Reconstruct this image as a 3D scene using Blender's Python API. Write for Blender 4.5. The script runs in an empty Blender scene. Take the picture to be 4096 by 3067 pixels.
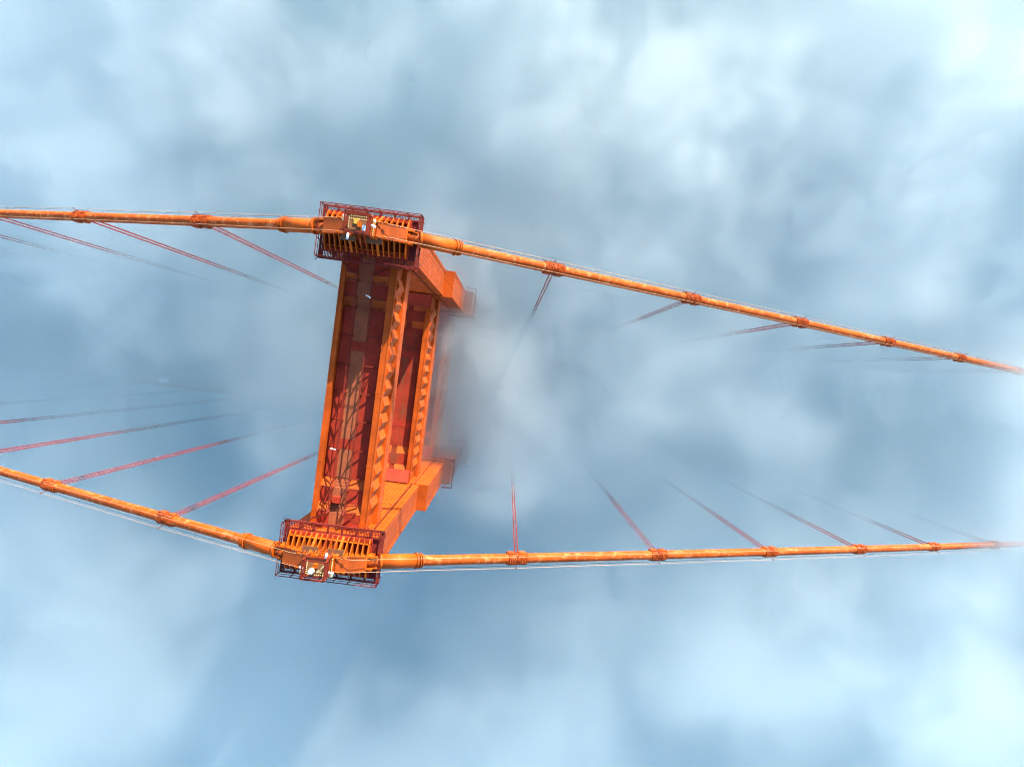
import bpy, math, random
from mathutils import Vector, Matrix
random.seed(7)
C = bpy.context
scene = C.scene
COL = scene.collection
sin, cos, pi = math.sin, math.cos, math.pi

# ------------------------------------------------------------------ helpers
class MB:
    """collects shapes and links them as ONE mesh object"""
    def __init__(self):
        self.v, self.f, self.sm, self.mi = [], [], [], []
        self.m = 0
    def add(self, vs, fs, smooth=False):
        o = len(self.v)
        self.v += [tuple(p) for p in vs]
        for f in fs:
            self.f.append([i + o for i in f]); self.sm.append(smooth); self.mi.append(self.m)
        return self
    def box(self, x0, x1, y0, y1, z0, z1):
        vs = [(x, y, z) for z in (z0, z1) for y in (y0, y1) for x in (x0, x1)]
        return self.add(vs, [(0, 2, 3, 1), (4, 5, 7, 6), (0, 1, 5, 4), (2, 6, 7, 3), (0, 4, 6, 2), (1, 3, 7, 5)])
    def hexa(self, b, t):
        vs = list(b) + list(t)
        return self.add(vs, [(3, 2, 1, 0), (4, 5, 6, 7), (0, 1, 5, 4), (1, 2, 6, 5), (2, 3, 7, 6), (3, 0, 4, 7)])
    def prism(self, poly, d):
        """poly: 3-D points in a plane, extruded by vector d"""
        n = len(poly); d = Vector(d)
        vs = [Vector(p) for p in poly]; vs = vs + [p + d for p in vs]
        fs = [tuple(range(n))[::-1], tuple(range(n, 2 * n))]
        for i in range(n):
            j = (i + 1) % n
            fs.append((i, j, n + j, n + i))
        return self.add(vs, fs)
    def bar(self, a, b, w, h=None, up=(0, 0, 1)):
        a, b = Vector(a), Vector(b); h = h or w
        d = (b - a).normalized(); u = Vector(up)
        if abs(d.dot(u)) > .97: u = Vector((1, 0, 0))
        s = d.cross(u).normalized(); t = s.cross(d)
        s *= w / 2; t *= h / 2
        vs = [p + q for p in (a, b) for q in (-s - t, s - t, s + t, -s + t)]
        return self.add(vs, [(3, 2, 1, 0), (4, 5, 6, 7), (0, 1, 5, 4), (1, 2, 6, 5), (2, 3, 7, 6), (3, 0, 4, 7)])
    def tube(self, pts, r, n=8, caps=True, rr=None):
        pts = [Vector(p) for p in pts]; m = len(pts); vs = []
        for i, p in enumerate(pts):
            d = (pts[min(i + 1, m - 1)] - pts[max(i - 1, 0)]).normalized()
            u = Vector((0, 0, 1)) if abs(d.z) < .95 else Vector((1, 0, 0))
            s = d.cross(u).normalized(); t = s.cross(d)
            q = rr[i] if rr else r
            vs += [p + s * (q * cos(2 * pi * k / n)) + t * (q * sin(2 * pi * k / n)) for k in range(n)]
        o = len(self.v)
        fs = [(i * n + k, i * n + (k + 1) % n, (i + 1) * n + (k + 1) % n, (i + 1) * n + k) for i in range(m - 1) for k in range(n)]
        self.add(vs, fs, True)
        if caps:
            self.f.append([o + k for k in range(n)][::-1]); self.sm.append(False); self.mi.append(self.m)
            self.f.append([o + (m - 1) * n + k for k in range(n)]); self.sm.append(False); self.mi.append(self.m)
        return self
    def build(self, name, mats, parent=None):
        me = bpy.data.meshes.new(name)
        me.from_pydata(self.v, [], self.f)
        if not isinstance(mats, (list, tuple)): mats = [mats]
        for m in mats: me.materials.append(m)
        me.polygons.foreach_set('use_smooth', self.sm)
        me.polygons.foreach_set('material_index', self.mi)
        me.update()
        import bmesh as _b
        bm = _b.new(); bm.from_mesh(me); _b.ops.recalc_face_normals(bm, faces=bm.faces); bm.to_mesh(me); bm.free()
        o = bpy.data.objects.new(name, me); COL.objects.link(o)
        if parent is not None: o.parent = parent
        return o

def empty(name, loc=(0, 0, 0)):
    o = bpy.data.objects.new(name, None); COL.objects.link(o); o.location = loc
    o.empty_display_size = .5
    return o
def tag(o, label=None, cat=None, group=None, kind=None):
    if label: o['label'] = label
    if cat: o['category'] = cat
    if group: o['group'] = group
    if kind: o['kind'] = kind
    return o

# ------------------------------------------------------------------ materials
def newmat(name):
    m = bpy.data.materials.new(name); m.use_nodes = True
    nt = m.node_tree
    b = nt.nodes['Principled BSDF']
    return m, nt, b
def N(nt, t, **kw):
    n = nt.nodes.new(t)
    for k, v in kw.items(): setattr(n, k, v)
    return n
def L(nt, a, b): nt.links.new(a, b)
def noise(nt, vec, scale, detail=3, rough=.55):
    n = N(nt, 'ShaderNodeTexNoise'); n.inputs['Scale'].default_value = scale
    n.inputs['Detail'].default_value = detail; n.inputs['Roughness'].default_value = rough
    L(nt, vec, n.inputs['Vector']); return n
def ramp(nt, fac, stops):
    r = N(nt, 'ShaderNodeValToRGB'); e = r.color_ramp.elements
    while len(e) > len(stops): e.remove(e[-1])
    while len(e) < len(stops): e.new(.5)
    for el, (p, c) in zip(e, stops):
        el.position = p; el.color = (c, c, c, 1) if isinstance(c, (int, float)) else (*c, 1)
    L(nt, fac, r.inputs['Fac']); return r
def mix(nt, fac, a, b, mode='MIX'):
    m = N(nt, 'ShaderNodeMix', data_type='RGBA', blend_type=mode)
    if hasattr(fac, 'is_linked'): L(nt, fac, m.inputs[0])
    else: m.inputs[0].default_value = fac
    for v, i in ((a, 6), (b, 7)):
        if isinstance(v, tuple): m.inputs[i].default_value = (*v, 1)
        else: L(nt, v, m.inputs[i])
    return m.outputs[2]
def mth(nt, op, a, b=None, c=None):
    m = N(nt, 'ShaderNodeMath', operation=op)
    for i, v in enumerate((a, b, c)):
        if v is None: continue
        if isinstance(v, (int, float)): m.inputs[i].default_value = v
        else: L(nt, v, m.inputs[i])
    return m.outputs[0]

ORANGE = (.50, .070, .004)
def paint(name, col=ORANGE, rough=.5, stain=.5, scale=1.0, seams=None, chips=0.0, grime=.0):
    col = tuple(c * .66 for c in col)
    m, nt, b = newmat(name)
    tc = N(nt, 'ShaderNodeTexCoord'); P = tc.outputs['Object']
    n1 = noise(nt, P, .55 * scale, 5); n2 = noise(nt, P, 3.2 * scale, 4); n3 = noise(nt, P, 14 * scale, 3)
    dk = tuple(c * f for c, f in zip(col, (.72, .78, 1.0)))
    lt = tuple(min(1, c * f) for c, f in zip(col, (1.12, 1.25, 1.6)))
    c = mix(nt, ramp(nt, n1.outputs['Fac'], [(.35, 0.0), (.68, 1.0)]).outputs[0], dk, lt)
    st = ramp(nt, n2.outputs['Fac'], [(.54, 0.0), (.72, stain)]).outputs[0]
    c = mix(nt, st, c, tuple(x * y for x, y in zip(col, (.5, .62, .9))))
    if grime:
        mp = N(nt, 'ShaderNodeMapping'); mp.inputs['Scale'].default_value = (1, .25, .25); L(nt, P, mp.inputs['Vector'])
        g = noise(nt, mp.outputs[0], 1.6, 5, .65)
        c = mix(nt, ramp(nt, g.outputs['Fac'], [(.5, 0.0), (.66, grime)]).outputs[0], c, (.09, .045, .02))
    if chips:
        g = noise(nt, P, 1.9, 6, .7)
        c = mix(nt, ramp(nt, g.outputs['Fac'], [(.55, 0.0), (.59, chips)]).outputs[0], c, (.72, .27, .12))
        g2 = noise(nt, P, 5.0, 5, .75)
        c = mix(nt, ramp(nt, g2.outputs['Fac'], [(.70, 0.0), (.72, chips * .8)]).outputs[0], c, (.72, .62, .56))
    h = n3.outputs['Fac']
    if seams:
        # plate seams: close vertical rivet lines, wider joints (kept in the sheet of paint)
        sx = N(nt, 'ShaderNodeSeparateXYZ'); L(nt, P, sx.inputs[0])
        pv, ph = seams
        s = mth(nt, 'ADD', sx.outputs[0], sx.outputs[1])
        def line(v, per, w):
            f = mth(nt, 'PINGPONG', v, per / 2)
            return mth(nt, 'LESS_THAN', f, w / 2)
        a = line(s, pv, .12)
        a2 = line(s, pv * 7, .15)
        bb = line(sx.outputs[2], ph, .14)
        fl = mth(nt, 'MAXIMUM', mth(nt, 'MULTIPLY', a, .55), mth(nt, 'MULTIPLY', mth(nt, 'MAXIMUM', a2, bb), .8))
        c = mix(nt, fl, c, tuple(x * y for x, y in zip(col, (.26, .3, .6))))
    L(nt, c, b.inputs['Base Color']); b.inputs['Specular IOR Level'].default_value = .12
    rr = ramp(nt, n2.outputs['Fac'], [(.3, rough - .1), (.7, rough + .18)])
    L(nt, rr.outputs[0], b.inputs['Roughness'])
    bp = N(nt, 'ShaderNodeBump'); bp.inputs['Strength'].default_value = .25; bp.inputs['Distance'].default_value = .02
    L(nt, h, bp.inputs['Height']); L(nt, bp.outputs[0], b.inputs['Normal'])
    return m
def plain(name, col, rough=.6, metal=0.0, var=.25, scale=2.0):
    m, nt, b = newmat(name)
    tc = N(nt, 'ShaderNodeTexCoord')
    n = noise(nt, tc.outputs['Object'], scale, 4)
    c = mix(nt, n.outputs['Fac'], tuple(x * (1 - var) for x in col), tuple(min(1, x * (1 + var)) for x in col))
    L(nt, c, b.inputs['Base Color']); b.inputs['Roughness'].default_value = rough; b.inputs['Metallic'].default_value = metal
    return m

M_LEG = paint('leg_paint', seams=(.43, 4.2), stain=.3)
M_STRUT = paint('strut_paint', stain=.3)
M_SHADE_RED = paint('shade_red_paint', col=(.40, .034, .011), stain=.25, rough=.6)  # standard orange taken down to crimson: shade painted into the colour
M_DIRTY_SHADE = paint('dirty_shade_red_paint', col=(.36, .034, .010), stain=.5, grime=.75, rough=.65)  # crimson base has shade painted in; the grime marks are dirt
M_WALK = plain('walkway_mud', (.22, .046, .010), .85, var=.45, scale=1.4)
M_LID = paint('lid_paint', col=(.44, .070, .008), stain=.6, grime=.25)
M_SADDLE = paint('saddle_paint', col=(.54, .092, .004), stain=.35)
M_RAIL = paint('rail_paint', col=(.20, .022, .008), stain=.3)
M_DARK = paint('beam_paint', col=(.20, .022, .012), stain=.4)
M_CABLE = paint('cable_paint', col=(.48, .070, .004), rough=.62, stain=1.0, scale=1.0, chips=.32)
M_SLEEVE = paint('sleeve_paint', col=(.52, .080, .004), stain=.4)
M_BAND = paint('band_paint', col=(.44, .062, .006), stain=.35, chips=.15)
M_ROPE = paint('suspender_paint', col=(.30, .024, .012), stain=.3)
M_HAND = plain('hand_rope_steel', (.38, .19, .10), .5, var=.15)
M_WIRE = plain('messenger_wire_black', (.03, .03, .035), .6)
M_WHITE = plain('white_lamp_paint', (.62, .62, .60), .35, var=.06)
M_GLASS = plain('beacon_lens', (.75, .66, .5), .15, var=.2, scale=9)
M_SIGN = plain('blue_grey_plate', (.30, .44, .58), .4, var=.12)
M_MUD = plain('basket_floor_mud', (.15, .05, .01), .85, var=.6, scale=3)
M_YEL = plain('yellow_hatch', (.34, .22, .02), .7, var=.5, scale=8)
M_CREAM = plain('cream_lamp', (.78, .62, .30), .4, var=.1)
M_PLATE = plain('weathered_plate', (.12, .042, .012), .7, var=.5, scale=3)

def asphalt():
    m, nt, b = newmat('asphalt')
    tc = N(nt, 'ShaderNodeTexCoord')
    n = noise(nt, tc.outputs['Object'], .4, 6, .65)
    L(nt, mix(nt, n.outputs['Fac'], (.035, .036, .04), (.065, .065, .068)), b.inputs['Base Color'])
    b.inputs['Roughness'].default_value = .85
    return m
M_ASPH = asphalt()
M_LINE = plain('lane_paint', (.42, .42, .40), .7, var=.15)
M_CONC = plain('sidewalk_concrete', (.26, .25, .25), .85, var=.2, scale=.8)
def water_mat():
    m, nt, b = newmat('sea_water')
    tc = N(nt, 'ShaderNodeTexCoord')
    n = noise(nt, tc.outputs['Object'], .03, 4)
    L(nt, mix(nt, n.outputs['Fac'], (.008, .13, .24), (.013, .18, .32)), b.inputs['Base Color'])
    b.inputs['Roughness'].default_value = .18
    w = noise(nt, tc.outputs['Object'], .22, 6, .6)
    bp = N(nt, 'ShaderNodeBump'); bp.inputs['Strength'].default_value = .5; bp.inputs['Distance'].default_value = .6
    L(nt, w.outputs['Fac'], bp.inputs['Height']); L(nt, bp.outputs[0], b.inputs['Normal'])
    return m
M_WATER = water_mat()

# ------------------------------------------------------------------ cable geometry
B = 13.716                       # half the distance between the two main cables
def zc(x):                       # height of the cable axis, saddle = 0
    a = abs(x)
    if a < 2: return 0.0
    s = .52366 if x > 0 else .43325
    return -(s * (a - 2) + .00023 * a * a)
ZDECK = -150.0
ZSEA = -227.0

# ------------------------------------------------------------------ setting
MB().add([(-2600, -2600, ZSEA), (2600, -2600, ZSEA), (2600, 2600, ZSEA), (-2600, 2600, ZSEA)], [(0, 1, 2, 3)]).build('water', M_WATER)
tag(bpy.data.objects['water'], kind='structure')
DX = 330
rd = MB(); rd.box(-DX, DX, -9.45, 9.45, ZDECK - .4, ZDECK)
rd.m = 1
for y in (-6.3, -3.15, 3.15, 6.3):
    x = -DX + 2
    while x < DX - 5:
        rd.box(x, x + 3.6, y - .07, y + .07, ZDECK + .002, ZDECK + .006); x += 11
for y in (-.14, .14, -9.2, 9.2):
    rd.box(-DX, DX, y - .06, y + .06, ZDECK + .002, ZDECK + .006)
tag(rd.build('road', [M_ASPH, M_LINE]), kind='structure')
for s in (-1, 1):
    sw = MB(); a, b = sorted((s * 9.46, s * 13.2)); sw.box(-DX, DX, a, b, ZDECK - .35, ZDECK + .18)
    tag(sw.build('sidewalk', M_CONC), kind='structure')

# deck railings and the stiffening truss
for s, nm in ((1, 'beyond the far sidewalk, on the upper cable side'), (-1, 'along the near sidewalk, on the lower cable side')):
    r = MB(); y = s * 13.3
    x = -DX
    while x <= DX:
        r.box(x - .05, x + .05, y - .05, y + .05, ZDECK - .3, ZDECK + 1.3); x += 3.81
    for z in (.25, .7, 1.3): r.box(-DX, DX, y - .06, y + .06, ZDECK + z - .05, ZDECK + z + .05)
    tag(r.build('deck_railing', M_RAIL), 'red steel deck railing ' + nm, 'railing', 'railings along the deck edges')
    t = MB(); y = s * 13.75
    for z in (-1.0, -8.2): t.box(-DX, DX, y - .38, y + .38, ZDECK + z - .4, ZDECK + z + .4)
    x = -DX; k = 0
    while x < DX - 7:
        a, b = ((-1.0, -8.2) if k % 2 else (-8.2, -1.0))
        t.bar((x, y, ZDECK + a), (x + 7.62, y, ZDECK + b), .5, .5)
        t.bar((x, y, ZDECK - 1.4), (x, y, ZDECK - 7.8), .35)
        x += 7.62; k += 1
    tag(t.build('deck_truss', M_STRUT), 'orange lattice truss under the deck edge ' + ('on the upper cable side' if s > 0 else 'on the lower cable side'), 'truss', 'stiffening trusses under the deck')
# ------------------------------------------------------------------ tower
tower = tag(empty('bridge_tower', (0, 0, ZSEA)), 'tall orange steel suspension bridge tower with two stepped legs and cross struts', 'bridge tower')
def P_(o):                        # parent a part built in world coordinates to the tower
    o.parent = tower; o.matrix_parent_inverse = Matrix.Translation((0, 0, -ZSEA)); return o
SEC = [(-2.05, -29.5, 3.85, 12.05, 15.25), (-29.5, -51.0, 5.05, 11.93, 15.22), (-51.0, -77.0, 6.25, 11.65, 15.35),
       (-77.0, -150.0, 7.35, 11.4, 15.55), (-150.0, -228.0, 8.3, 10.9, 16.2)]
for s in (1, -1):
    lg = MB()
    for zt, zb, hu, v0, v1 in SEC:
        y0, y1 = sorted((s * v0, s * v1))
        lg.box(-hu, hu, y0, y1, zb, zt)
        # raised edge plates at the corners and a centre pilaster on the roadway sides
        for sg in (-1, 1):
            a, b = sorted((sg * (hu + .002), sg * (hu + .05)))
            for ya, yb in ((y0 + .01, y0 + .35), (y1 - .35, y1 - .01)):
                lg.box(a, b, ya, yb, zb + .02, zt - .02)
    o = P_(lg.build('leg', M_LEG))
    # conduit down the inner corner
    cd = MB(); yy = s * (SEC[0][3] - .09)
    cd.tube([(2.95, s * 11.0, -1.6), (2.95, yy, -3.4), (2.95, yy, -29.4)], .055, 6)
    cd.tube([(3.3, s * (SEC[1][3] - .08), -29.6), (3.3, s * (SEC[1][3] - .08), -51)], .06, 6)
    cd.tube([(3.6, s * (SEC[2][3] - .08), -51.1), (3.6, s * (SEC[2][3] - .08), -77)], .06, 6)
    c = cd.build('conduit', M_RAIL, o)
    # railings on the setback ledges
    for zt, hu, v0, v1 in ((-51, 6.15, 11.75, 15.25), (-77, 7.25, 11.5, 15.45)):
        for sg in (1, -1):
            rl = MB(); xo = sg * (hu + .55); xi = sg * (hu - 1.0)
            ya, yb = s * (v0 - .5), s * (v1 + .45)
            pts = [(xi - sg * 2.2, ya), (xi - sg * .6, ya), (xo, ya), (xo, yb), (xi, yb)]
            for z in (.25, .7, 1.2):
                for p, q in zip(pts[:-1], pts[1:]): rl.bar((*p, zt + z), (*q, zt + z), .09)
            for p, q in zip(pts[:-1], pts[1:]):
                n = max(1, round((Vector(q) - Vector(p)).length / 1.3))
                for k in range(n + 1):
                    f = k / n; x, y = p[0] + (q[0] - p[0]) * f, p[1] + (q[1] - p[1]) * f
                    rl.bar((x, y, zt - .1), (x, y, zt + 1.2), .08)
            rl.box(*sorted((xi, xo)), *sorted((ya, s * v0 - s * .01)), zt - .12, zt - .02)
            rl.build('ledge_railing', M_DARK, o)

def strut(z0, H, hw, ve, detail):
    zf0, zf1, zf2 = z0 - .90, z0 - .47, z0 - .04
    va, vb, vc, vd = 7.6, 8.45, 9.85, 10.6
    bd = MB()
    # side webs and bottom
    lo = z0 - H
    bd.box(-hw + .12, hw - .12, -ve, ve, lo + .4, zf0 - .25)
    bd.box(-hw, hw, -ve, ve, lo, lo + .4)
    for sg in (-1, 1):
        # top flange: wide on the +u side, narrow on the other
        w = .60 if sg > 0 else .40
        a, b = sorted((sg * hw, sg * (hw - w)))
        bd.box(a, b, -ve, ve, z0 - .16, z0)
        a, b = sorted((sg * (hw - .01), sg * (hw - .13)))
        bd.box(a, b, -ve, ve, zf0 - .25, z0 - .162)
        a, b = sorted((sg * (hw - w + .002), sg * (hw - w + .06)))
        bd.box(a, b, -ve, ve, zf0 + .01, z0 - .162)
        # lip along the flange edge
        a, b = sorted((sg * (hw - .05), sg * (hw + .03)))
        bd.box(a, b, -ve, ve, z0 - .40, z0 + .05)
        # plain lower band
        a, b = (hw - .1, hw + .33) if sg > 0 else (-hw - .02, -hw + .1)
        bd.box(a, b, -ve, ve, lo + .402, z0 - .583 * H)
        # joint straps
        for y in (-6.2, 0.4, 6.4):
            a2, b2 = sorted((sg * (hw + .01), sg * (hw - w - .02)))
            bd.box(a2, b2, y - .13, y + .13, z0 + .003, z0 + .018)
    o = P_(bd.build('cross_strut', M_STRUT))
    # floor: low in the middle, two ramps up to each leg
    fl = MB(); walk = MB()
    x0, x1 = -hw + .405, hw - .605
    w0, w1 = -.93, .42
    if not detail: w0, w1 = -.3, .35
    def level(y0, y1, z):
        fl.box(x0, w0 - .01, y0, y1, zf0 - .2, z); fl.box(w1 + .01, x1, y0, y1, zf0 - .2, z)
        walk.box(w0, w1, y0, y1, zf0 - .2, z + .015)
    level(-va, va, zf0)
    for s in (-1, 1):
        ys = [s * q for q in (va, vb, vc, vd, ve)]
        level(*sorted((ys[1], ys[2])), zf1)
        level(*sorted((ys[3], ys[4])), zf2)
        for (ya, za, yb, zb) in ((ys[0], zf0, ys[1], zf1), (ys[2], zf1, ys[3], zf2)):
            for (xa, xb) in ((x0 - .3, w0 - .01), (w1 + .01, x1 + .45)):
                MB().prism([(xa, ya, za + .004), (xa, yb, zb + .02), (xa, yb, zf0 - .2), (xa, ya, zf0 - .2)], (xb - xa, 0, 0)).build('ramp', M_STRUT, o)
            for k in range(3):
                f0, f1 = k / 3, (k + 1) / 3
                walk.box(w0, w1, *sorted((ya + (yb - ya) * f0, ya + (yb - ya) * f1)), zf0 - .2, za + (zb - za) * (k) / 3.0 - .02)
    fo = fl.build('floor_plate', M_SHADE_RED if detail else M_DIRTY_SHADE, o)
    walk.build('walkway', M_WALK if detail else M_DIRTY_SHADE, o)
    # patches bolted over the floor joints
    pt = MB()
    for y in (-4.6, 4.2):
        pt.box(x0 + .05, x1 - .05, y - .45, y + .45, zf0 + .018, zf0 + .03)
    for y in [k * 1.15 - 6.9 for k in range(13)]:
        pt.box(x1 - .17, x1 - .07, y - .05, y + .05, zf0 + .002, zf0 + .12)
        pt.box(x0 + .03, x0 + .10, y - .05, y + .05, zf0 + .002, zf0 + .10)
    pt.box(x1 - .26, x1 - .20, -va, va, zf0 + .002, zf0 + .09)
    pt.build('joint_plate', M_SHADE_RED, o)
    # V fluting on both faces
    for sg in (1, -1):
        fp = MB()
        zt, zb = z0 - .42, z0 - .58 * H
        n = 14; pitch = 1.53; y = -n * pitch / 2
        d = .25
        for k in range(n):
            ya, ym, yb = y, y + pitch / 2, y + pitch
            xa, xm = (hw - .03, hw + d) if sg > 0 else (-hw + .11, -hw - .0)
            fp.add([(xa, ya, zt), (xm, ym, zt), (xa, yb, zt), (xa, ya, zb), (xm, ym, zb), (xa, yb, zb)],
                   [(0, 1, 2), (0, 3, 4, 1), (1, 4, 5, 2), (3, 5, 4), (0, 2, 5, 3)])
            y += pitch
        fp.build('fluted_panel', M_STRUT, o)
    # corner haunches where the strut meets the legs
    for s in (-1, 1):
        for x in (-hw + .2, hw - .5):
            MB().prism([(x, s * ve, lo), (x, s * (ve - 2.4), lo), (x, s * ve, lo - 2.4)], (.3, 0, 0)).build('haunch', M_STRUT, o)
        if not detail:
            MB().prism([(-hw + .1, s * ve, z0 + .7), (-hw + .1, s * (ve - 1.5), z0 + .01), (-hw + .1, s * ve, z0 + .01)], (2 * hw - .2, 0, 0)).build('haunch', M_SHADE_RED, o)  # redder colour stands in for shade from the strut above
    if detail:
        # handrails on posts with outriggers
        def prof(y):
            a = abs(y)
            if a < va: return zf0
            if a < vb: return zf0 + (zf1 - zf0) * (a - va) / (vb - va)
            if a < vc: return zf1
            if a < vd: return zf1 + (zf2 - zf1) * (a - vc) / (vd - vc)
            return zf2
        for x, sg in ((w0 + .02, -1), (w1 + .08, 1)):
            hr = MB()
            ys = [-10.55, -9.9, -8.45, -7.6, 7.6, 8.45, 9.9, 10.55]
            for hgt in (.55, 1.07):
                p = [(x, y, prof(y) + hgt) for y in ys]
                for a, b in zip(p[:-1], p[1:]): hr.bar(a, b, .09 if hgt > 1 else .05, .08 if hgt > 1 else .05)
                # flare out to the platform gates
                for s in (-1, 1):
                    hr.bar((x, s * 10.55, zf2 + hgt), (x + sg * 1.35, s * 11.25, zf2 + hgt - .3), .10, .085)
            for y in (-10.5, -9.9, -8.5, -7.6, -5.1, -2.5, 0, 2.5, 5.1, 7.6, 8.5, 9.9, 10.5):
                z = prof(y)
                hr.bar((x, y, z), (x, y, z + 1.07), .09)
                ln = .95
                hr.bar((x, y, z + .62), (x + sg * ln, y + .06, z + .2), .11, .09)
                hr.bar((x + sg * ln * .95, y + .06, z + .25), (x + sg * ln * .95, y + .06, z), .08)
            hr.build('handrail', M_RAIL, o)
        # pipes, junction box and lamps on the strut
        ex = MB()
        for sx in (x0 + .12,): ex.tube([(sx, -va, zf0 + .12), (sx, va, zf0 + .12)], .05, 6)
        ex.box(-.75, -.12, -9.75, -9.2, zf1 + .02, zf1 + .62)
        ex.box(-.70, -.17, -9.72, -9.65, zf1 + .62, zf1 + .68)
        ex.build('junction_box', M_SHADE_RED, o)
        lm = MB()
        lm.tube([(w1 + .05, 8.55, zf1 + 1.2), (w1 - .30, 8.68, zf1 + 1.22)], .05, 8)
        lm.tube([(w1 + .08, 8.5, zf1 + 1.05), (w1 + .08, 8.5, zf1 + 1.25)], .07, 8)
        lm.build('work_lamp', M_WHITE, o); lm = MB()
        lm.tube([(w0 - .05, -5.05, zf0 + 1.1), (w0 - .55, -5.0, zf0 + 1.12)], .055, 8)
        lm.build('work_lamp', M_WHITE, o)
    return o
strut(-3.6, 5.9, 2.45, 12.03, True)
strut(-29.8, 8.4, 2.56, 11.9, False)
strut(-52.6, 9.8, 2.85, 11.6, False)
strut(-77.0, 15.0, 3.10, 11.35, False)

# platforms round the saddles, at the tower head
ZP = -1.42
for s in (1, -1):
    cap = MB()
    y0, y1 = sorted((s * 11.95, s * 15.2)); cap.box(-3.62, 4.1, y0, y1, -2.04, ZP - .04)
    pl = P_(cap.build('head_platform', M_DARK))
    fr = MB()
    xa, xb = -3.92, 4.47; ya, yb = s * 11.22, s * 15.62
    # edge beams and cross beams carrying the grating
    for y in (ya, yb): fr.bar((xa, y, ZP), (xb, y, ZP), .14, .22)
    for y in (s * 11.88, s * 15.25): fr.bar((xa, y, ZP), (xb, y, ZP), .12, .2)
    for x in (xa, xb, -3.68, 4.15): fr.bar((x, ya, ZP), (x, yb, ZP), .12, .22)
    k = 0
    for i in range(8):
        x = xa + (xb - xa) * i / 7
        fr.bar((x, s * 15.25, ZP), (x, yb, ZP), .14, .2); fr.bar((x, s * 11.88, ZP), (x, ya, ZP), .14, .2)
        if abs(x) > 1.6:
            fr.prism([(x - .04, s * 11.9, ZP - .1), (x - .04, ya, ZP - .1), (x - .04, s * 11.9, ZP - 1.2)], (.08, 0, 0))
        fr.prism([(x - .04, s * 15.27, ZP - .1), (x - .04, yb, ZP - .1), (x - .04, s * 15.27, ZP - .75)], (.08, 0, 0))
    for i in range(5):
        y = ya + (yb - ya) * i / 4
        fr.bar((xa, y, ZP), (-3.68, y, ZP), .14, .2); fr.bar((4.15, y, ZP), (xb, y, ZP), .14, .2)
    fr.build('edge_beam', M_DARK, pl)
    gr = MB()
    n = 64
    for i in range(n):
        x = xa + (xb - xa) * (i + .5) / n
        gr.bar((x, s * 15.3, ZP + .03), (x, yb, ZP + .03), .025, .03)
        if abs(x) > 1.2: gr.bar((x, s * 11.85, ZP + .03), (x, ya, ZP + .03), .06, .03)
    for i in range(32):
        y = ya + (yb - ya) * (i + .5) / 32
        gr.bar((xa, y, ZP + .03), (-3.7, y, ZP + .03), .025, .03); gr.bar((4.17, y, ZP + .03), (xb, y, ZP + .03), .025, .03)
    gr.bar((xa, s * 15.43, ZP + .03), (xb, s * 15.43, ZP + .03), .03, .02); gr.bar((xa, s * 11.55, ZP + .03), (xb, s * 11.55, ZP + .03), .03, .02)
    gr.bar((-3.8, ya, ZP + .03), (-3.8, yb, ZP + .03), .03, .02); gr.bar((4.32, ya, ZP + .03), (4.32, yb, ZP + .03), .03, .02)
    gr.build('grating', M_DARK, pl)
    rl = MB()
    ro = [(xa, ya), (xa, yb), (xb, yb), (xb, ya)]
    for h in (.68, 1.25):
        wd = .06 if h > 1 else .045
        rl.bar((xa, ya, ZP + h), (xa, yb, ZP + h), wd); rl.bar((xb, ya, ZP + h), (xb, yb, ZP + h), wd)
        rl.bar((xa, yb, ZP + h), (xb, yb, ZP + h), wd)
        rl.bar((xa, ya, ZP + h), (-1.7, ya, ZP + h), wd); rl.bar((1.75, ya, ZP + h), (xb, ya, ZP + h), wd)
    for i in range(8):
        x = xa + (xb - xa) * i / 7
        rl.bar((x, yb, ZP), (x, yb, ZP + 1.27), .055)
        if x < -1.6 or x > 1.7: rl.bar((x, ya, ZP), (x, ya, ZP + 1.27), .055)
        if i in (0, 2, 5, 7):
            rl.bar((x, ya, ZP + .3), (x + .05, ya - s * .35, ZP + 1.0), .05)
    for i in range(4):
        y = ya + (yb - ya) * i / 3
        rl.bar((xa, y, ZP), (xa, y, ZP + 1.27), .055); rl.bar((xb, y, ZP), (xb, y, ZP + 1.27), .055)
    rl.build('railing', M_RAIL, pl)

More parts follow.
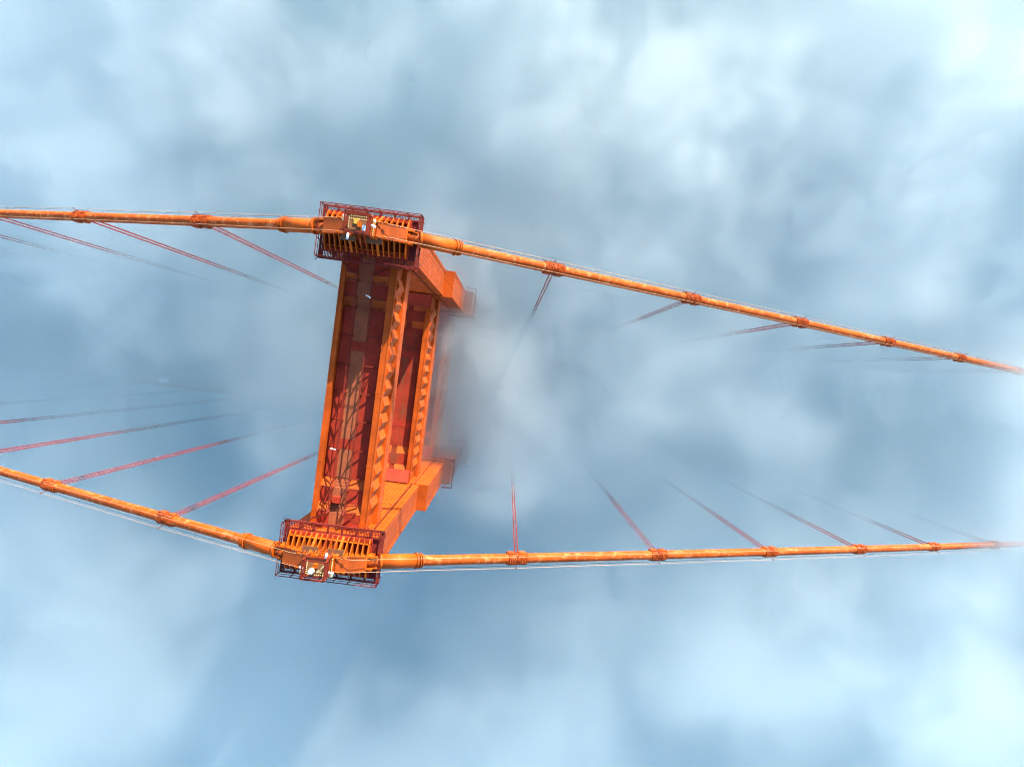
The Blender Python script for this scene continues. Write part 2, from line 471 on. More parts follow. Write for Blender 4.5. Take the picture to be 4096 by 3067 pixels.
# ------------------------------------------------------------------ saddles
def ztop(u):
    a = abs(u)
    if a < 1.0: return 1.2
    return 1.2 - (a - 1.0) * .46
def saddle(s, lab):
    root = tag(empty('cable_saddle', (0, s * B, ZP)), lab, 'cable saddle', 'saddles on the tower head')
    dz = -ZP
    def Q(mb, name, mat): return mb.build(name, mat, root)
    bs = MB(); bs.box(-3.5, 3.6, *((-1.78, 1.46) if s > 0 else (-1.46, 1.78)), .02, .30)
    Q(bs, 'base_plate', M_SHADE_RED)  # darker red paints in the shade between the fins
    bd = MB()
    us = [-3.4, -1.0, 1.0, 3.5]
    for a, b in zip(us[:-1], us[1:]):
        za, zb = ztop(a) + dz - .08, ztop(b) + dz - .08
        bd.hexa([(a, -.58, .3), (b, -.58, .3), (b, .58, .3), (a, .58, .3)], [(a, -.58, za), (b, -.58, zb), (b, .58, zb), (a, .58, za)])
    Q(bd, 'body', M_SADDLE)
    for sg in (-1, 1):
        ld = MB()
        a, b = sg * 1.12, sg * 3.44
        za, zb = ztop(a) + dz, ztop(b) + dz
        a_, b_ = (a, b) if a < b else (b, a); z_a, z_b = (za, zb) if a < b else (zb, za)
        ld.hexa([(a_, -.66, z_a - .07), (b_, -.66, z_b - .07), (b_, .66, z_b - .07), (a_, .66, z_a - .07)],
                [(a_, -.66, z_a), (b_, -.66, z_b), (b_, .66, z_b), (a_, .66, z_a)])
        lid = Q(ld, 'lid', M_LID)
        bt = MB()
        for k in range(11):
            u = sg * (1.25 + k * .205); z = ztop(u) + dz
            for y in (-.61, .61):
                bt.box(u - .035, u + .035, y - .035, y + .035, z - .02, z + .06)
        for k in range(7):
            y = -.55 + k * .183
            u = sg * 1.2; z = ztop(u) + dz; bt.box(u - .035, u + .035, y - .03, y + .03, z - .02, z + .07)
        a, b = sg * 1.14, sg * 3.42
        for y in (-.61, .61):
            bt.bar((a, y, ztop(a) + dz + .004), (b, y, ztop(b) + dz + .004), .09, .016)
        bt.bar((sg * 1.2, -.61, ztop(1.2) + dz + .004), (sg * 1.2, .61, ztop(1.2) + dz + .004), .09, .016)
        bt.build('bolt_row', M_BAND, lid)
        # riser beside the basket
        cr = MB(); a, b = sorted((sg * .78, sg * 1.1))
        cr.box(a, b, -.72, .72, dz + .5, dz + 1.32)
        Q(cr, 'riser', M_SADDLE)
    # fins on both sides
    n = 16
    for side in (-1, 1):
        for i in range(n):
            u = -3.3 + 6.75 * i / (n - 1); zt = ztop(u) + dz - .22
            th = .05 if i not in (5, 10) else .13
            fin = MB()
            q = 1.0 if side == -s else .8
            prof = [(.58, .3), (.58, zt), (.68, zt), (1.52 * q, .95), (1.80 * q, .55), (1.80 * q, .3)]
            fin.prism([(u - th / 2, side * p, z) for p, z in prof], (th, 0, 0))
            w = .075 if th < .1 else .2
            fin.bar((u, side * .62, zt + .02), (u, side * 1.52 * q, .97), w, .05)
            fin.bar((u, side * 1.52 * q, .97), (u, side * 1.82 * q, .56), w, .05)
            Q(fin, 'fin', M_SADDLE)
        st = MB()
        q = 1.0 if side == -s else .8
        st.box(-3.3, 3.45, *sorted((side * 1.40 * q, side * 1.44 * q)), .30, .72)
        Q(st, 'stiffener', M_SADDLE)
        # gusset plates beside the middle
        for a, b in ((-1.75, -.45), (.35, 1.65)) if side == -s else ():
            gp = MB(); gp.box(a, b, *sorted((side * .6, side * 1.12)), dz + .62, dz + .68)
            Q(gp, 'gusset_plate', M_PLATE)
        # grey skirt that carries the cables out of the housing
        sk = MB()
        for sg in (-1, 1):
            a, b = sorted((sg * 3.45, sg * 3.95))
            sk.box(a, b, *sorted((side * .45, side * .62)), .1, dz - .35)
        Q(sk, 'end_cheek', M_SADDLE)
    # basket on top
    bz = dz + 2.35; rz = dz + 3.3
    fb = MB(); fb.box(-.86, .86, -.70, .70, bz - .08, bz); fo = Q(fb, 'basket_floor', M_MUD)
    pb = MB()
    for x in (-.9, .9):
        for y in (-.74, .74):
            pb.bar((x, y, dz + 1.1), (x, y, rz), .10)
    for x in (-.9, .9):
        pb.bar((x, -.79, rz), (x, .79, rz), .13, .10); pb.bar((x, -.74, bz + .45), (x, .74, bz + .45), .06)
        pb.bar((x, -.74, bz), (x, .74, bz), .1, .14)
    pb.bar((-.9, s * .74, rz), (.9, s * .74, rz), .14, .10); pb.bar((-.9, s * .74, bz + .45), (.9, s * .74, bz + .45), .06)
    pb.bar((-.9, -s * .74, rz), (-.35, -s * .74, rz), .12, .10) if s > 0 else pb.bar((-.9, -s * .74, rz), (.9, -s * .74, rz), .11, .10)
    if s > 0: pb.bar((.1, -s * .74, rz), (.9, -s * .74, rz), .13, .12)
    for y in (-.74, .74): pb.bar((-.9, y, bz), (.9, y, bz), .1, .14)
    Q(pb, 'basket_frame', M_RAIL)
    bt = MB()
    for k in range(8):
        x = -.62 + k * .17
        bt.box(x - .03, x + .03, s * .60 - .03, s * .60 + .03, bz, bz + .05); bt.box(x - .03, x + .03, s * .38 - .03, s * .38 + .03, bz, bz + .05)
        y = -.55 + k * .15
        bt.box(-.80, -.74, y - .03, y + .03, bz, bz + .06); bt.box(.96, 1.02, y - .03, y + .03, dz + 1.33, dz + 1.4)
    bt.build('bolt', M_CREAM, fo)
    if s > 0:
        hb = MB(); hb.box(-.38, .02, -.02, .42, bz + .01, bz + .10); hb.build('hatch', M_YEL, fo)
        jb = MB(); jb.box(.0, .26, -.28, .12, bz + .01, bz + .42); jb.build('terminal_box', M_SADDLE, fo)
        sg_ = MB(); sg_.box(.42, .66, -.52, -.10, bz + .3, bz + .36); sg_.box(.52, .56, -.34, -.28, bz, bz + .3); sg_.build('sign_plate', M_SIGN, fo)
    else:
        bk = MB(); bk.tube([(-.15, .05, bz), (-.1, .1, bz + .95)], .13, 10); bk.box(-.12, .14, .1, .42, bz + .1, bz + .6); bk.build('beacon_post', M_SADDLE, fo)
        be = MB(); be.tube([(-.12, .0, bz + .92), (-.12, .0, bz + 1.0), (-.12, .0, bz + 1.35), (-.12, .0, bz + 1.45)], .2, 14, rr=[.23, .23, .2, .08]); be.build('beacon_lamp', M_GLASS, fo)
        tb = MB(); tb.tube([(.35, -.1, bz + .6), (.75, .42, bz + .75)], .035, 6); tb.tube([(.28, -.18, bz + .5), (.36, -.1, bz + .62)], .09, 10); tb.build('wind_gauge', M_CREAM, fo)
    # floodlights on brackets round the basket
    wl = [((1.0, .02), (1.38, -.06)), ((-.98, .55), (-1.28, .5)), ((-.72, -.82), (-.74, -1.28))] if s > 0 else [((1.0, -.30), (1.4, -.28)), ((-1.0, -.24), (-1.36, -.12)), ((.62, .82), (.7, 1.2))]
    for a, b in wl:
        fw = MB(); fw.tube([(*a, dz + 2.35), (*b, dz + 2.38)], .10, 10); Q(fw, 'floodlight', M_WHITE)
    cl = [(1.08, .42), (-1.1, .30)] if s > 0 else [(1.08, -.56), (-1.12, -.52)]
    for a in cl:
        cm = MB(); cm.tube([(a[0], a[1], dz + 2.2), (a[0] + (.22 if a[0] > 0 else -.22), a[1], dz + 2.2)], .14, 12); Q(cm, 'round_lamp', M_CREAM)
    # ladder from the basket to the platform
    la = MB(); i = -s
    p0 = [(-.05, i * .78, dz + 2.3), (-.05, i * 2.05, .25)]; p1 = [(.42, i * .78, dz + 2.3), (.42, i * 2.05, .25)]
    la.bar(*p0, .05); la.bar(*p1, .05)
    for k in range(13):
        f = k / 12
        a = Vector(p0[0]).lerp(Vector(p0[1]), f); b = Vector(p1[0]).lerp(Vector(p1[1]), f); la.bar(a, b, .035)
    if s < 0:
        for dx in (.75, .9): la.bar((dx - .1, i * .6, dz + 2.0), (dx, i * 2.0, .5), .035)
    Q(la, 'ladder', M_RAIL)
    return root
saddle(1, 'orange finned saddle under the upper cable, its basket holding a yellow hatch and blue plate')
saddle(-1, 'orange finned saddle under the lower cable, its basket holding a glass beacon lamp')

# ------------------------------------------------------------------ main cables
BANDS = [16.2 + 15.24 * k for k in range(10)]
def bandmesh(mb, x, y, sg):
    """a cast cable band, centred on the cable at x"""
    dx = .9
    p0, p1 = Vector((x - dx, y, zc(x - dx))), Vector((x + dx, y, zc(x + dx)))
    mb.tube([p0, p1], .52, 20)
    for f in (.0, .97): 
        q = p0.lerp(p1, f); mb.tube([q, q + (p1 - p0) * .03], .56, 20)
    for f in (.40, .47, .55, .62):
        q = p0.lerp(p1, f); mb.tube([q, q + (p1 - p0) * .025], .59, 20)
    d = (p1 - p0).normalized(); up = Vector((0, 1, 0)).cross(d) * -1
    if up.z < 0: up = -up
    fs = (.05, .14, .23, .32, .68, .76, .84, .92)
    for f in fs:
        q = p0.lerp(p1, f)
        for sd in (-1, 1):
            # bolt lugs down each flank
            a = q + Vector((0, sd * .50, 0)) + up * .26
            b = q + Vector((0, sd * .55, 0)) - up * .34
            mb.bar(a, b, .10, .16, up=d)
        mb.bar(q + up * .53 - Vector((0, .22, 0)), q + up * .53 + Vector((0, .22, 0)), .07, .07, up=d)
    for sd in (-1, 1):
        mb.bar(p0.lerp(p1, .02) + Vector((0, sd * .33, 0)) + up * .43, p0.lerp(p1, .98) + Vector((0, sd * .33, 0)) + up * .43, .06)
    return p0, p1, up
for s, nm in ((1, 'upper'), (-1, 'lower')):
    y = s * B
    root = tag(empty('main_cable', (0, y, 0)), 'thick weathered orange main cable over the %s saddle' % ('yellow hatched' if s > 0 else 'beacon topped'), 'main cable', 'main cables of the bridge')
    def Pc(o): o.parent = root; o.matrix_parent_inverse = Matrix.Translation((0, -y, 0)); return o
    xs = [3.3 + (250 - 3.3) * (i / 60) ** 1.3 for i in range(61)]
    for sg in (-1, 1):
        ms = MB(); ms.tube([(sg * x, y, zc(sg * x)) for x in xs], .46, 24)
        Pc(ms.build('cable_span', M_CABLE))
        sl = MB()
        sl.tube([(sg * x, y, zc(sg * x)) for x in (4.3, 7.3)], .61, 24)
        def ring(x, w, r): sl.tube([(sg * x, y, zc(sg * x)), (sg * (x + w), y, zc(sg * (x + w)))], r, 24)
        ring(4.22, .22, .70); ring(7.22, .10, .70); ring(7.38, .06, .60); ring(7.5, .09, .64); ring(7.66, .09, .62)
        o = Pc(sl.build('sleeve', M_SLEEVE))
        sp = MB()
        for dy in (-.42, .42):
            MB().bar((sg * 3.4, y + dy * 1.2, zc(sg * 3.4) + .35), (sg * 4.3, y + dy, zc(sg * 4.3) + .45), .1, .25).build('tie_plate', M_SADDLE, o)
        for bx in BANDS:
            x = sg * bx; bm_ = MB()
            p0, p1, up = bandmesh(bm_, x, y, sg)
            bo = Pc(bm_.build('cable_band', M_BAND))
            c = Vector((x, y, zc(x)))
            for sd in (-1, 1):
                stn = MB()
                stn.bar(c + Vector((0, sd * .40, .3)), c + Vector((0, sd * .52, 1.45)), .035)
                stn.bar(c + Vector((-.1, sd * .52, 1.45)), c + Vector((.1, sd * .52, 1.45)), .07)
                stn.build('stanchion', M_RAIL, bo)
        for sd in (-1, 1):
            hr = MB(); yy = y + sd * .52
            st = [(sg * .95, y + sd * .55, 1.25), (sg * 2.6, yy, 1.0)]
            knots = [2.6] + BANDS
            pts = list(st)
            for a, b in zip(knots[:-1], knots[1:]):
                for f in (.25, .5, .75, 1.0):
                    x = a + (b - a) * f
                    za = (1.0 if a == 2.6 else zc(sg * a) + 1.45); zb = zc(sg * b) + 1.45
                    pts.append((sg * x, yy, za + (zb - za) * f - .10 * 4 * f * (1 - f)))
            hr.tube(pts, .017, 6)
            tb = MB()
            ho = Pc(hr.build('hand_rope', M_HAND))
            tb.tube([(sg * .95, y + sd * .55, 1.25), (sg * 1.6, y + sd * .585, 1.16)], .05, 6)
            tb.tube([(sg * 1.75, y + sd * .59, 1.15), (sg * 2.05, y + sd * .56, 1.11)], .07, 6)
            tb.build('turnbuckle', M_SADDLE, ho)
        wr = MB()
        wr.tube([(sg * x, y + s * .66, zc(sg * x) + .15) for x in [4 + 6 * i for i in range(26)]], .016, 5)
        Pc(wr.build('messenger_wire', M_WIRE))

# ------------------------------------------------------------------ suspender ropes
ordn = ['first', 'second', 'third', 'fourth', 'fifth', 'sixth', 'seventh', 'eighth', 'ninth', 'tenth']
for s in (1, -1):
    for sg in (1, -1):
        for k, bx in enumerate(BANDS[:9]):
            x = sg * bx; y = s * B
            z1 = zc(x)
            ln = z1 - (ZDECK + .2)
            side = 'right' if sg > 0 else 'left'; cab = 'upper' if s > 0 else 'lower'
            root = tag(empty('suspender_rope', (x, y, z1)), 'red suspender bundle, %s from the tower, %s side of the %s cable' % (ordn[k], side, cab), 'suspender', 'suspender ropes hanging from the main cables')
            sl = .52 if x > 0 else -.43
            for dx in (-.15, .15):
                for dy in (-.15, .15):
                    r = MB()
                    r.tube([(dx, math.copysign(.50, dy), -dx * sl + .1), (dx, math.copysign(.45, dy), -.38), (dx, dy, -1.5), (dx, dy, -ln)], .036, 6)
                    r.build('rope', M_ROPE, root)
            z = -43.0
            while z > -min(ln, 95):
                sp = MB()
                sp.bar((-.19, -.19, z - .12), (.19, .19, z + .12), .045); sp.bar((-.19, .19, z - .12), (.19, -.19, z + .12), .045)
                sp.bar((-.17, -.15, z), (-.17, .15, z), .035); sp.bar((.17, -.15, z), (.17, .15, z), .035)
                sp.build('spacer_clamp', M_ROPE, root)
                z -= 43.0

# ------------------------------------------------------------------ vehicles on the deck
M_CAR_W = plain('white_car_paint', (.85, .86, .88), .3, var=.03)
M_CAR_B = plain('pale_blue_car_paint', (.45, .66, .85), .35, var=.05)
M_CAR_D = plain('dark_car_paint', (.03, .035, .04), .35, var=.1)
M_CAR_G = plain('grey_car_paint', (.42, .44, .47), .35, var=.05)
M_WIN = plain('car_window', (.012, .014, .017), .12, var=.1)
M_TYRE = plain('tyre_rubber', (.02, .02, .02), .85)
M_LAMP, _nt, _b = newmat('headlamp_lit'); _b.inputs['Base Color'].default_value = (.9, .9, .85, 1)
_b.inputs['Emission Color'].default_value = (1, .95, .85, 1); _b.inputs['Emission Strength'].default_value = 8
M_LAMPOFF = plain('headlamp_off', (.6, .62, .64), .2, var=.05)
def loft(mb, secs, smooth=False):
    """secs: (x, halfwidth, z_bottom, z_top, top_halfwidth)"""
    vs = []
    for x, w, zb, zt, tw in secs:
        zm = zb + (zt - zb) * .55
        vs += [(x, -w, zb), (x, w, zb), (x, w, zm), (x, tw, zt), (x, -tw, zt), (x, -w, zm)]
    n = 6; fs = []
    for i in range(len(secs) - 1):
        for k in range(n): fs.append((i * n + k, i * n + (k + 1) % n, (i + 1) * n + (k + 1) % n, (i + 1) * n + k))
    fs.append(tuple(range(n))[::-1]); fs.append(tuple((len(secs) - 1) * n + k for k in range(n)))
    return mb.add(vs, fs, smooth)
def vehicle(name, label, cat, x, y, head, paint_m, kind='car', lit=False, roof=None):
    root = tag(empty(name, (x, y, ZDECK + .006)), label, cat, 'vehicles crossing the deck')
    root.rotation_euler = (0, 0, 0 if head > 0 else pi)
    b = MB()
    if kind == 'car':
        loft(b, [(-2.35, .80, .45, .85, .72), (-2.2, .90, .3, 1.0, .82), (-1.3, .93, .28, 1.02, .86), (.9, .93, .28, 1.0, .86), (1.9, .90, .3, .88, .80), (2.35, .74, .42, .72, .6)])
        bo = b.build('body', paint_m, root)
        g = MB(); loft(g, [(-2.0, .74, .95, 1.0, .70), (-1.35, .76, .95, 1.42, .60), (.2, .76, .95, 1.46, .62), (1.15, .76, .93, .98, .70)]); g.build('window', M_WIN, root)
        rf = MB(); rf.box(-1.3, .22, -.60, .60, 1.45, 1.49); ro = rf.build('roof', paint_m, root)
        if roof: sr = MB(); sr.box(-1.05, -.1, -.47, .47, 1.492, 1.51); sr.build('sunroof', M_WIN, ro)
        ax, hw, wr, hl = (-1.35, 1.45), .9, .33, (2.28, .62, .66)
    elif kind == 'pickup':
        loft(b, [(-2.9, .95, .5, 1.02, .92), (-.55, .98, .42, 1.05, .92), (1.2, .98, .42, 1.08, .92), (2.4, .95, .45, 1.02, .86), (2.75, .84, .5, .85, .74)])
        bo = b.build('body', paint_m, root)
        g = MB(); loft(g, [(-.75, .84, 1.0, 1.1, .8), (-.6, .84, 1.0, 1.72, .70), (.6, .84, 1.0, 1.76, .70), (1.35, .84, 1.0, 1.08, .8)]); g.build('window', M_WIN, root)
        rf = MB(); rf.box(-.6, .62, -.70, .70, 1.75, 1.8); rf.build('roof', paint_m, root)
        bd = MB(); bd.box(-2.75, -.8, -.75, .75, 1.0, 1.08); bd.build('bed', M_CAR_D, root)
        ax, hw, wr, hl = (-1.75, 1.75), .95, .38, (2.68, .7, .78)
    else:      # box truck / van
        L_ = 2.9
        b.box(-L_, L_ - 1.9, -1.08, 1.08, .6, 2.9)
        bo = b.build('cargo_box', paint_m, root)
        c = MB(); loft(c, [(1.02, .98, .5, 2.2, .9), (1.9, .98, .45, 2.15, .88), (2.3, .98, .45, 1.35, .9), (2.9, .9, .5, 1.15, .8)]); c.build('cab', paint_m, root)
        g = MB(); g.hexa([(1.95, -.8, 2.08), (2.33, -.84, 1.37), (2.33, .84, 1.37), (1.95, .8, 2.08)], [(2.0, -.8, 2.12), (2.38, -.84, 1.41), (2.38, .84, 1.41), (2.0, .8, 2.12)]); g.build('windscreen', M_WIN, root)
        gp = MB(); gp.box(-2.2, -1.0, -.5, .5, 2.902, 2.93); gp.build('roof_hatch', M_CAR_G, bo)
        ax, hw, wr, hl = (-1.8, 1.95), .98, .42, (2.85, .68, .8)
    for axx in ax:
        for sd in (-1, 1):
            t = MB(); t.tube([(axx, sd * (hw - .2), wr), (axx, sd * (hw + .03), wr)], wr, 16); t.build('wheel', M_TYRE, root)
    for sd in (-1, 1):
        h = MB(); h.box(hl[0], hl[0] + .1, sd * hl[1] - .14, sd * hl[1] + .14, hl[2] - .08, hl[2] + .1); h.build('headlight', M_LAMP if lit else M_LAMPOFF, root)
    return root
vehicle('parked_car', 'white car with a dark sunroof just right of the tower', 'car', 9.2, -7.9, 1, M_CAR_W, 'car', roof=True)
vehicle('pickup_truck', 'pale pickup ahead of the white car right of the tower', 'pickup', 16.2, -7.8, 1, M_CAR_G, 'pickup')
vehicle('delivery_van', 'white delivery van half hidden below the tower struts', 'van', 1.4, -7.9, 1, M_CAR_W, 'van')
vehicle('box_truck', 'white box truck at the far left of the deck, one headlight lit', 'truck', -114.6, -8.0, 1, M_CAR_W, 'van', lit=True)
vehicle('hatchback_car', 'white car in the far lane, left of the tower', 'car', -84.0, 4.7, -1, M_CAR_W, 'car')
vehicle('dark_sedan', 'dark car with two lit headlights left of the tower', 'car', -92.6, -4.75, 1, M_CAR_D, 'car', lit=True)
vehicle('blue_pickup', 'pale blue pickup ahead of the dark car left of the tower', 'pickup', -75.6, -8.0, 1, M_CAR_B, 'pickup')

# small service cart on the near sidewalk
ct = tag(empty('service_cart', (-88.9, -12.2, ZDECK + .18)), 'small white roofed service cart on the near sidewalk', 'cart')
b = MB(); b.box(-1.2, 1.2, -.62, .62, .3, .75); b.box(.7, 1.2, -.6, .6, .75, 1.05); b.build('body', M_CAR_W, ct)
b = MB(); b.box(-.85, .85, -.72, .72, 1.86, 1.93); b.build('roof', M_CAR_W, ct)
b = MB()
for x in (-.8, .8):
    for y in (-.58, .58): b.bar((x, y, .7), (x, y, 1.87), .05)
b.build('roof_post', M_CAR_G, ct)
b = MB(); b.box(-.45, .15, -.55, .55, .75, .9); b.box(-.5, -.4, -.55, .55, .9, 1.3); b.build('seat', M_CAR_D, ct)
for x in (-.8, .8):
    for sd in (-1, 1):
        t = MB(); t.tube([(x, sd * .48, .25), (x, sd * .64, .25)], .25, 12); t.build('wheel', M_TYRE, ct)

# lamp posts on the deck edge
for x, y, nm in ((21.2, -12.9, 'right of the tower and first from it'), (-41.0, -12.9, 'left of the tower and nearest it'), (24.8, -12.9, 'right of the tower and second from it')):
    r = tag(empty('street_lamp', (x, y, ZDECK + .18)), 'street lamp with pale head on near sidewalk, ' + nm, 'street lamp', 'street lamps on the deck')
    p = MB(); p.tube([(0, 0, 0), (0, 0, 8.2), (0, .5, 9.0), (0, 1.6, 9.3)], .1, 8, rr=[.16, .1, .08, .07]); p.build('pole', M_RAIL, r)
    h = MB(); h.tube([(0, 1.5, 9.25), (0, 1.6, 9.32), (0, 2.2, 9.3), (0, 2.35, 9.22)], .2, 10, rr=[.1, .2, .22, .1]); h.build('lamp_head', M_CREAM, r)

# ------------------------------------------------------------------ fog: a patchy bank filling the air below the tower head
HX0, HX1, HY0, HY1, HZ0, HZ1 = -340., 350., -290., 300., -229., 64.
FOG_ALB = (.938, .986, 1.0)
# (x, y, radius, weight): where the bank is thick (+) or torn open (-)
BLOBS = [
    (37.2, 48.2, 25.6, 0.4), (22.2, 58.3, 13.7, 0.1), (68.5, 45.3, 34.1, 0.45), (86.5, 66.5, 20.5, 0.3), (97.4, 0.8, 18.8, 0.45),
    (96.1, 17.8, 10.2, -0.2), (13.9, 41.8, 25.6, 0.1), (4.1, 13.9, 7.7, 0.35), (5.6, -14.3, 6.8, 0.2), (-2.5, 8.8, 5.1, -0.1),
    (34.2, -36.5, 22.2, 0.1), (95.7, 21.2, 20.5, 0.3), (87.9, -12.4, 20.5, 0.3), (-47.9, 40.8, 35.8, 0.42), (-69.7, 50.1, 17.1, 0.3),
    (-14.8, 38.1, 22.2, 0.25), (-1.5, 55.3, 18.8, 0.15), (-23.3, -57.5, 34.1, 0.2), (19.9, -58.9, 25.6, 0.25), (51.6, -37.7, 25.6, 0.2),
    (85.4, -33.4, 30.7, 0.25), (-55.1, -65.0, 20.5, 0.3), (12.8, 9.8, 9.4, 0.2), (19.7, -3.9, 13.7, 0.2), (-49.7, 14.8, 17.1, 0.1),
    (47.0, -2.2, 20.5, 0.1), (36.1, 70.4, 13.7, -0.28), (3.5, -38.6, 13.7, -0.28), (6.4, -21.1, 11.9, -0.35), (-36.5, -21.4, 18.8, -0.4),
    (-24.4, 59.3, 10.2, -0.15), (-54.1, -4.7, 18.8, -0.1), (-61.3, -15.9, 15.4, -0.22), (11.0, -2.4, 12.8, 0.4), (-37.6, -12.9, 20.5, -0.25),
    (14.8, 35.0, 23.9, 0.28), (-58.6, -3.0, 10.2, -0.42), (-41.4, 3.8, 6.8, -0.3), (34.9, 25.5, 18.8, 0.22), (60.1, 30.5, 17.1, 0.15),
    (57.0, 0.8, 18.8, 0.1), (97.2, -18.1, 13.7, -0.3), (36.2, 1.6, 18.8, 0.2), (28.0, 12.6, 11.9, 0.15), (25.2, 20.9, 11.9, -0.02),
    (16.0, -28.5, 13.7, -0.15), (69.6, -44.0, 8.5, -0.1), (-27.2, -40.8, 11.9, -0.15), (37.2, -32.7, 10.2, -0.12), (51.7, 15.6, 15.4, 0.1),
]
def fog_group():
    g = bpy.data.node_groups.new('fog_bank', 'GeometryNodeTree')
    g.interface.new_socket('Geometry', in_out='INPUT', socket_type='NodeSocketGeometry')
    g.interface.new_socket('Geometry', in_out='OUTPUT', socket_type='NodeSocketGeometry')
    go = g.nodes.new('NodeGroupOutput'); g.nodes.new('NodeGroupInput')
    pos = g.nodes.new('GeometryNodeInputPosition').outputs[0]
    def m(op, a, b=None, c=None, clamp=False):
        n = g.nodes.new('ShaderNodeMath'); n.operation = op; n.use_clamp = clamp
        for i, v in enumerate((a, b, c)):
            if v is None: continue
            if isinstance(v, (int, float)): n.inputs[i].default_value = v
            else: g.links.new(v, n.inputs[i])
        return n.outputs[0]
    def vm(op, a, b):
        n = g.nodes.new('ShaderNodeVectorMath'); n.operation = op
        for i, v in enumerate((a, b)):
            if isinstance(v, tuple): n.inputs[i].default_value = v
            else: g.links.new(v, n.inputs[i])
        return n.outputs[0] if op != 'LENGTH' else n.outputs[1]
    def nz(vec, scale, detail, rough=.55, dist=0.0):
        n = g.nodes.new('ShaderNodeTexNoise')
        n.inputs['Scale'].default_value = scale; n.inputs['Detail'].default_value = detail
        n.inputs['Roughness'].default_value = rough; n.inputs['Distortion'].default_value = dist
        g.links.new(vec, n.inputs['Vector']); return n.outputs['Fac']
    def sstep(v, a, b):
        n = g.nodes.new('ShaderNodeMapRange'); n.interpolation_type = 'SMOOTHSTEP'
        g.links.new(v, n.inputs['Value']); n.inputs['From Min'].default_value = a; n.inputs['From Max'].default_value = b
        return n.outputs[0]
    sp = g.nodes.new('ShaderNodeSeparateXYZ'); g.links.new(pos, sp.inputs[0])
    z = sp.outputs[2]
    flat = vm('MULTIPLY', pos, (1, 1, 0))
    wn_ = g.nodes.new('ShaderNodeTexNoise'); wn_.inputs['Scale'].default_value = .028; wn_.inputs['Detail'].default_value = 4; wn_.inputs['Roughness'].default_value = .6
    g.links.new(pos, wn_.inputs['Vector'])
    warp = vm('MULTIPLY', vm('SUBTRACT', wn_.outputs['Color'], (.5, .5, .5)), (62., 62., 0))
    flat = vm('ADD', flat, warp)
    blob = None
    for bx, by, r, w in BLOBS:
        d = g.nodes.new('ShaderNodeVectorMath'); d.operation = 'DISTANCE'
        g.links.new(flat, d.inputs[0]); d.inputs[1].default_value = (bx, by, 0)
        t = m('MULTIPLY', sstep(d.outputs[1], r, 0.0), w)
        blob = t if blob is None else m('ADD', blob, t)
    pz = vm('MULTIPLY', pos, (1, 1, .75))
    big = nz(vm('ADD', pz, (31., 7., 12.)), .016, 2)
    med = nz(vm('ADD', pz, (131., 47., 2.)), .040, 5, .62, .8)
    fine = nz(vm('ADD', pz, (11., 87., 42.)), .14, 4, .68, 1.2)
    mixn = m('ADD', m('ADD', m('MULTIPLY', big, .16), m('MULTIPLY', med, .38)), m('MULTIPLY', fine, .46))
    cover = m('ADD', m('MULTIPLY', m('SUBTRACT', mixn, .5), FOG['amp']), m('MULTIPLY', blob, FOG['blob']))
    cover = m('MAXIMUM', m('ADD', cover, FOG['base']), FOG['floor'])
    # height profile: lifted bank with a ragged top
    # the bank climbs towards the sunward side
    slope = sstep(sp.outputs[1], 28., 100.)
    cover = m('ADD', cover, m('MULTIPLY', slope, .12))
    top = m('ADD', m('MULTIPLY', m('ADD', m('MULTIPLY', m('SUBTRACT', mixn, .5), 2.0), m('MINIMUM', blob, .26)), FOG['lift']), FOG['top'])
    top = m('ADD', top, m('MULTIPLY', slope, FOG['rise']))
    below = m('SUBTRACT', top, z)
    h = sstep(below, 0.0, FOG['soft'])
    base = sstep(z, FOG['b0'], FOG['b1'])
    low = m('ADD', m('MULTIPLY', base, 1.0), FOG['under'])
    dens = m('MULTIPLY', m('MULTIPLY', h, low), m('MULTIPLY', cover, FOG['sigma']))
    dens = m('ADD', dens, m('MULTIPLY', sstep(below, -15.0, 25.0), FOG['thin']))
    vc = g.nodes.new('GeometryNodeVolumeCube')
    g.links.new(dens, vc.inputs['Density'])
    vc.inputs['Min'].default_value = (HX0, HY0, HZ0); vc.inputs['Max'].default_value = (HX1, HY1, HZ1)
    vc.inputs['Resolution X'].default_value = 360; vc.inputs['Resolution Y'].default_value = 308; vc.inputs['Resolution Z'].default_value = 110
    sm = g.nodes.new('GeometryNodeSetMaterial'); sm.inputs['Material'].default_value = M_FOG
    g.links.new(vc.outputs[0], sm.inputs['Geometry']); g.links.new(sm.outputs[0], go.inputs[0])
    return g
FOG = dict(blob=.88, amp=1.2, base=.48, floor=.015, lift=30., top=-40., rise=16., soft=14., b0=-110., b1=-72., under=.14, sigma=.12, thin=.0005)
M_FOG = bpy.data.materials.new('fog'); M_FOG.use_nodes = True
nt = M_FOG.node_tree
for n in list(nt.nodes):
    if n.type == 'BSDF_PRINCIPLED': nt.nodes.remove(n)
pv = N(nt, 'ShaderNodeVolumePrincipled'); pv.inputs['Color'].default_value = (*FOG_ALB, 1)
pv.inputs['Density'].default_value = 1.0; pv.inputs['Anisotropy'].default_value = .72
L(nt, pv.outputs[0], nt.nodes['Material Output'].inputs['Volume'])
M_FOG.cycles.volume_sampling = 'DISTANCE'
hz = MB(); hz.box(HX0, HX1, HY0, HY1, HZ0, HZ1)
hz = hz.build('haze', M_FOG); tag(hz, kind='stuff')
md = hz.modifiers.new('fog_bank', 'NODES'); md.node_group = fog_group()

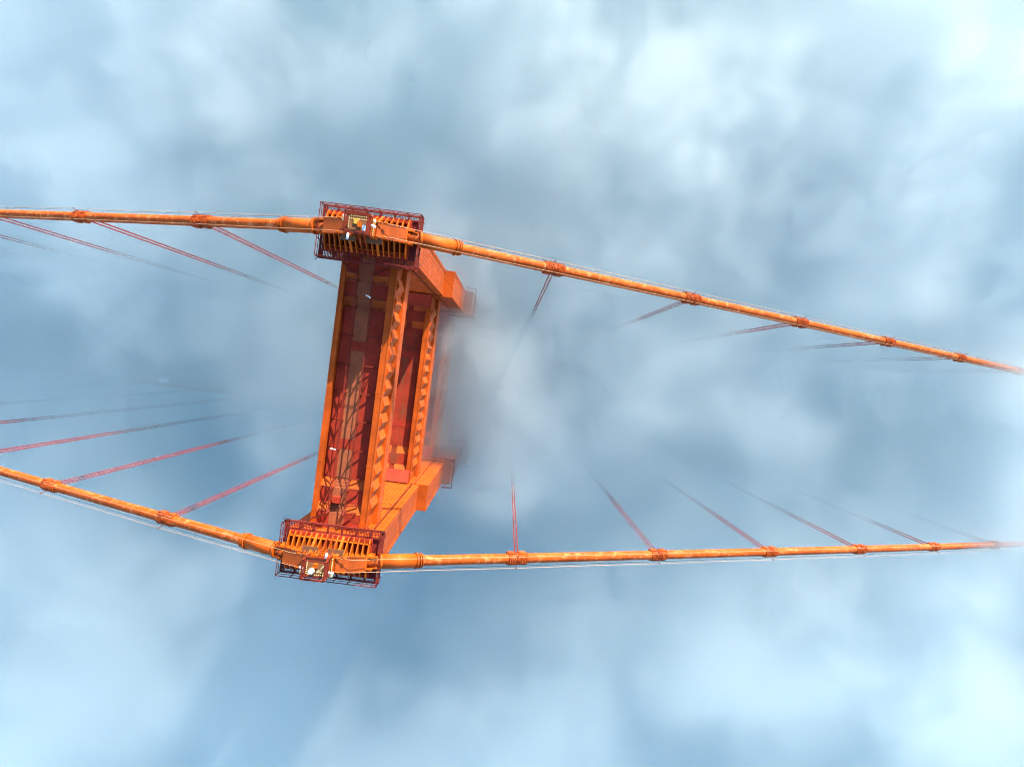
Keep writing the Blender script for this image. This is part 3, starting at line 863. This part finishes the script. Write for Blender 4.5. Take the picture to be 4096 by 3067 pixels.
# ------------------------------------------------------------------ light
EL = math.radians(18); SU, SV = .339, .94
AZ = math.atan2(SU, SV)
sd = Vector((sin(AZ) * cos(EL), cos(AZ) * cos(EL), sin(EL)))
sun = bpy.data.lights.new('sun', 'SUN'); sun.energy = 5.0; sun.angle = math.radians(.5); sun.color = (1.0, .93, .76)
so = bpy.data.objects.new('sun', sun); COL.objects.link(so)
so.rotation_euler = sd.to_track_quat('Z', 'Y').to_euler(); so.location = (60, 170, 120)
w = bpy.data.worlds.new('World'); scene.world = w; w.use_nodes = True
wn = w.node_tree; bg = wn.nodes['Background']
sky = wn.nodes.new('ShaderNodeTexSky'); sky.sky_type = 'NISHITA'; sky.sun_disc = False
sky.sun_elevation = EL; sky.sun_rotation = AZ
wn.links.new(sky.outputs[0], bg.inputs['Color']); bg.inputs['Strength'].default_value = .15
sky.ozone_density = 3.0; sky.air_density = 1.3

# ------------------------------------------------------------------ camera
cam = bpy.data.cameras.new('camera'); cam.sensor_width = 36; cam.lens = 36 * 1470 / 2212
cam.clip_start = .5; cam.clip_end = 8000
co = bpy.data.objects.new('camera', cam); COL.objects.link(co)
rx, ry, rz = .01921, .00719, .12634
Rz = Matrix(((cos(rz), sin(rz), 0), (-sin(rz), cos(rz), 0), (0, 0, 1)))
Rx = Matrix(((1, 0, 0), (0, cos(rx), -sin(rx)), (0, sin(rx), cos(rx))))
Ry = Matrix(((cos(ry), 0, sin(ry)), (0, 1, 0), (-sin(ry), 0, cos(ry))))
R = (Ry @ Rx @ Rz).transposed()
co.matrix_world = Matrix.Translation((13.092, 3.748, 56.378)) @ R.to_4x4()
scene.camera = co

# ------------------------------------------------------------------ render settings
scene.view_settings.view_transform = 'Standard'; scene.view_settings.look = 'None'
scene.view_settings.exposure = 1.93; scene.view_settings.gamma = 1.0
cy = scene.cycles
cy.volume_bounces = 8; cy.max_bounces = 9; cy.diffuse_bounces = 3; cy.glossy_bounces = 2
cy.volume_step_rate = 6.0; cy.volume_max_steps = 512
cy.use_denoising = True
try: cy.denoiser = 'OPENIMAGEDENOISE'
except Exception: pass
cy.pixel_filter_type = 'BLACKMAN_HARRIS'; cy.filter_width = 1.1
cy.use_adaptive_sampling = True; cy.adaptive_threshold = .045
cy.sample_clamp_indirect = .7
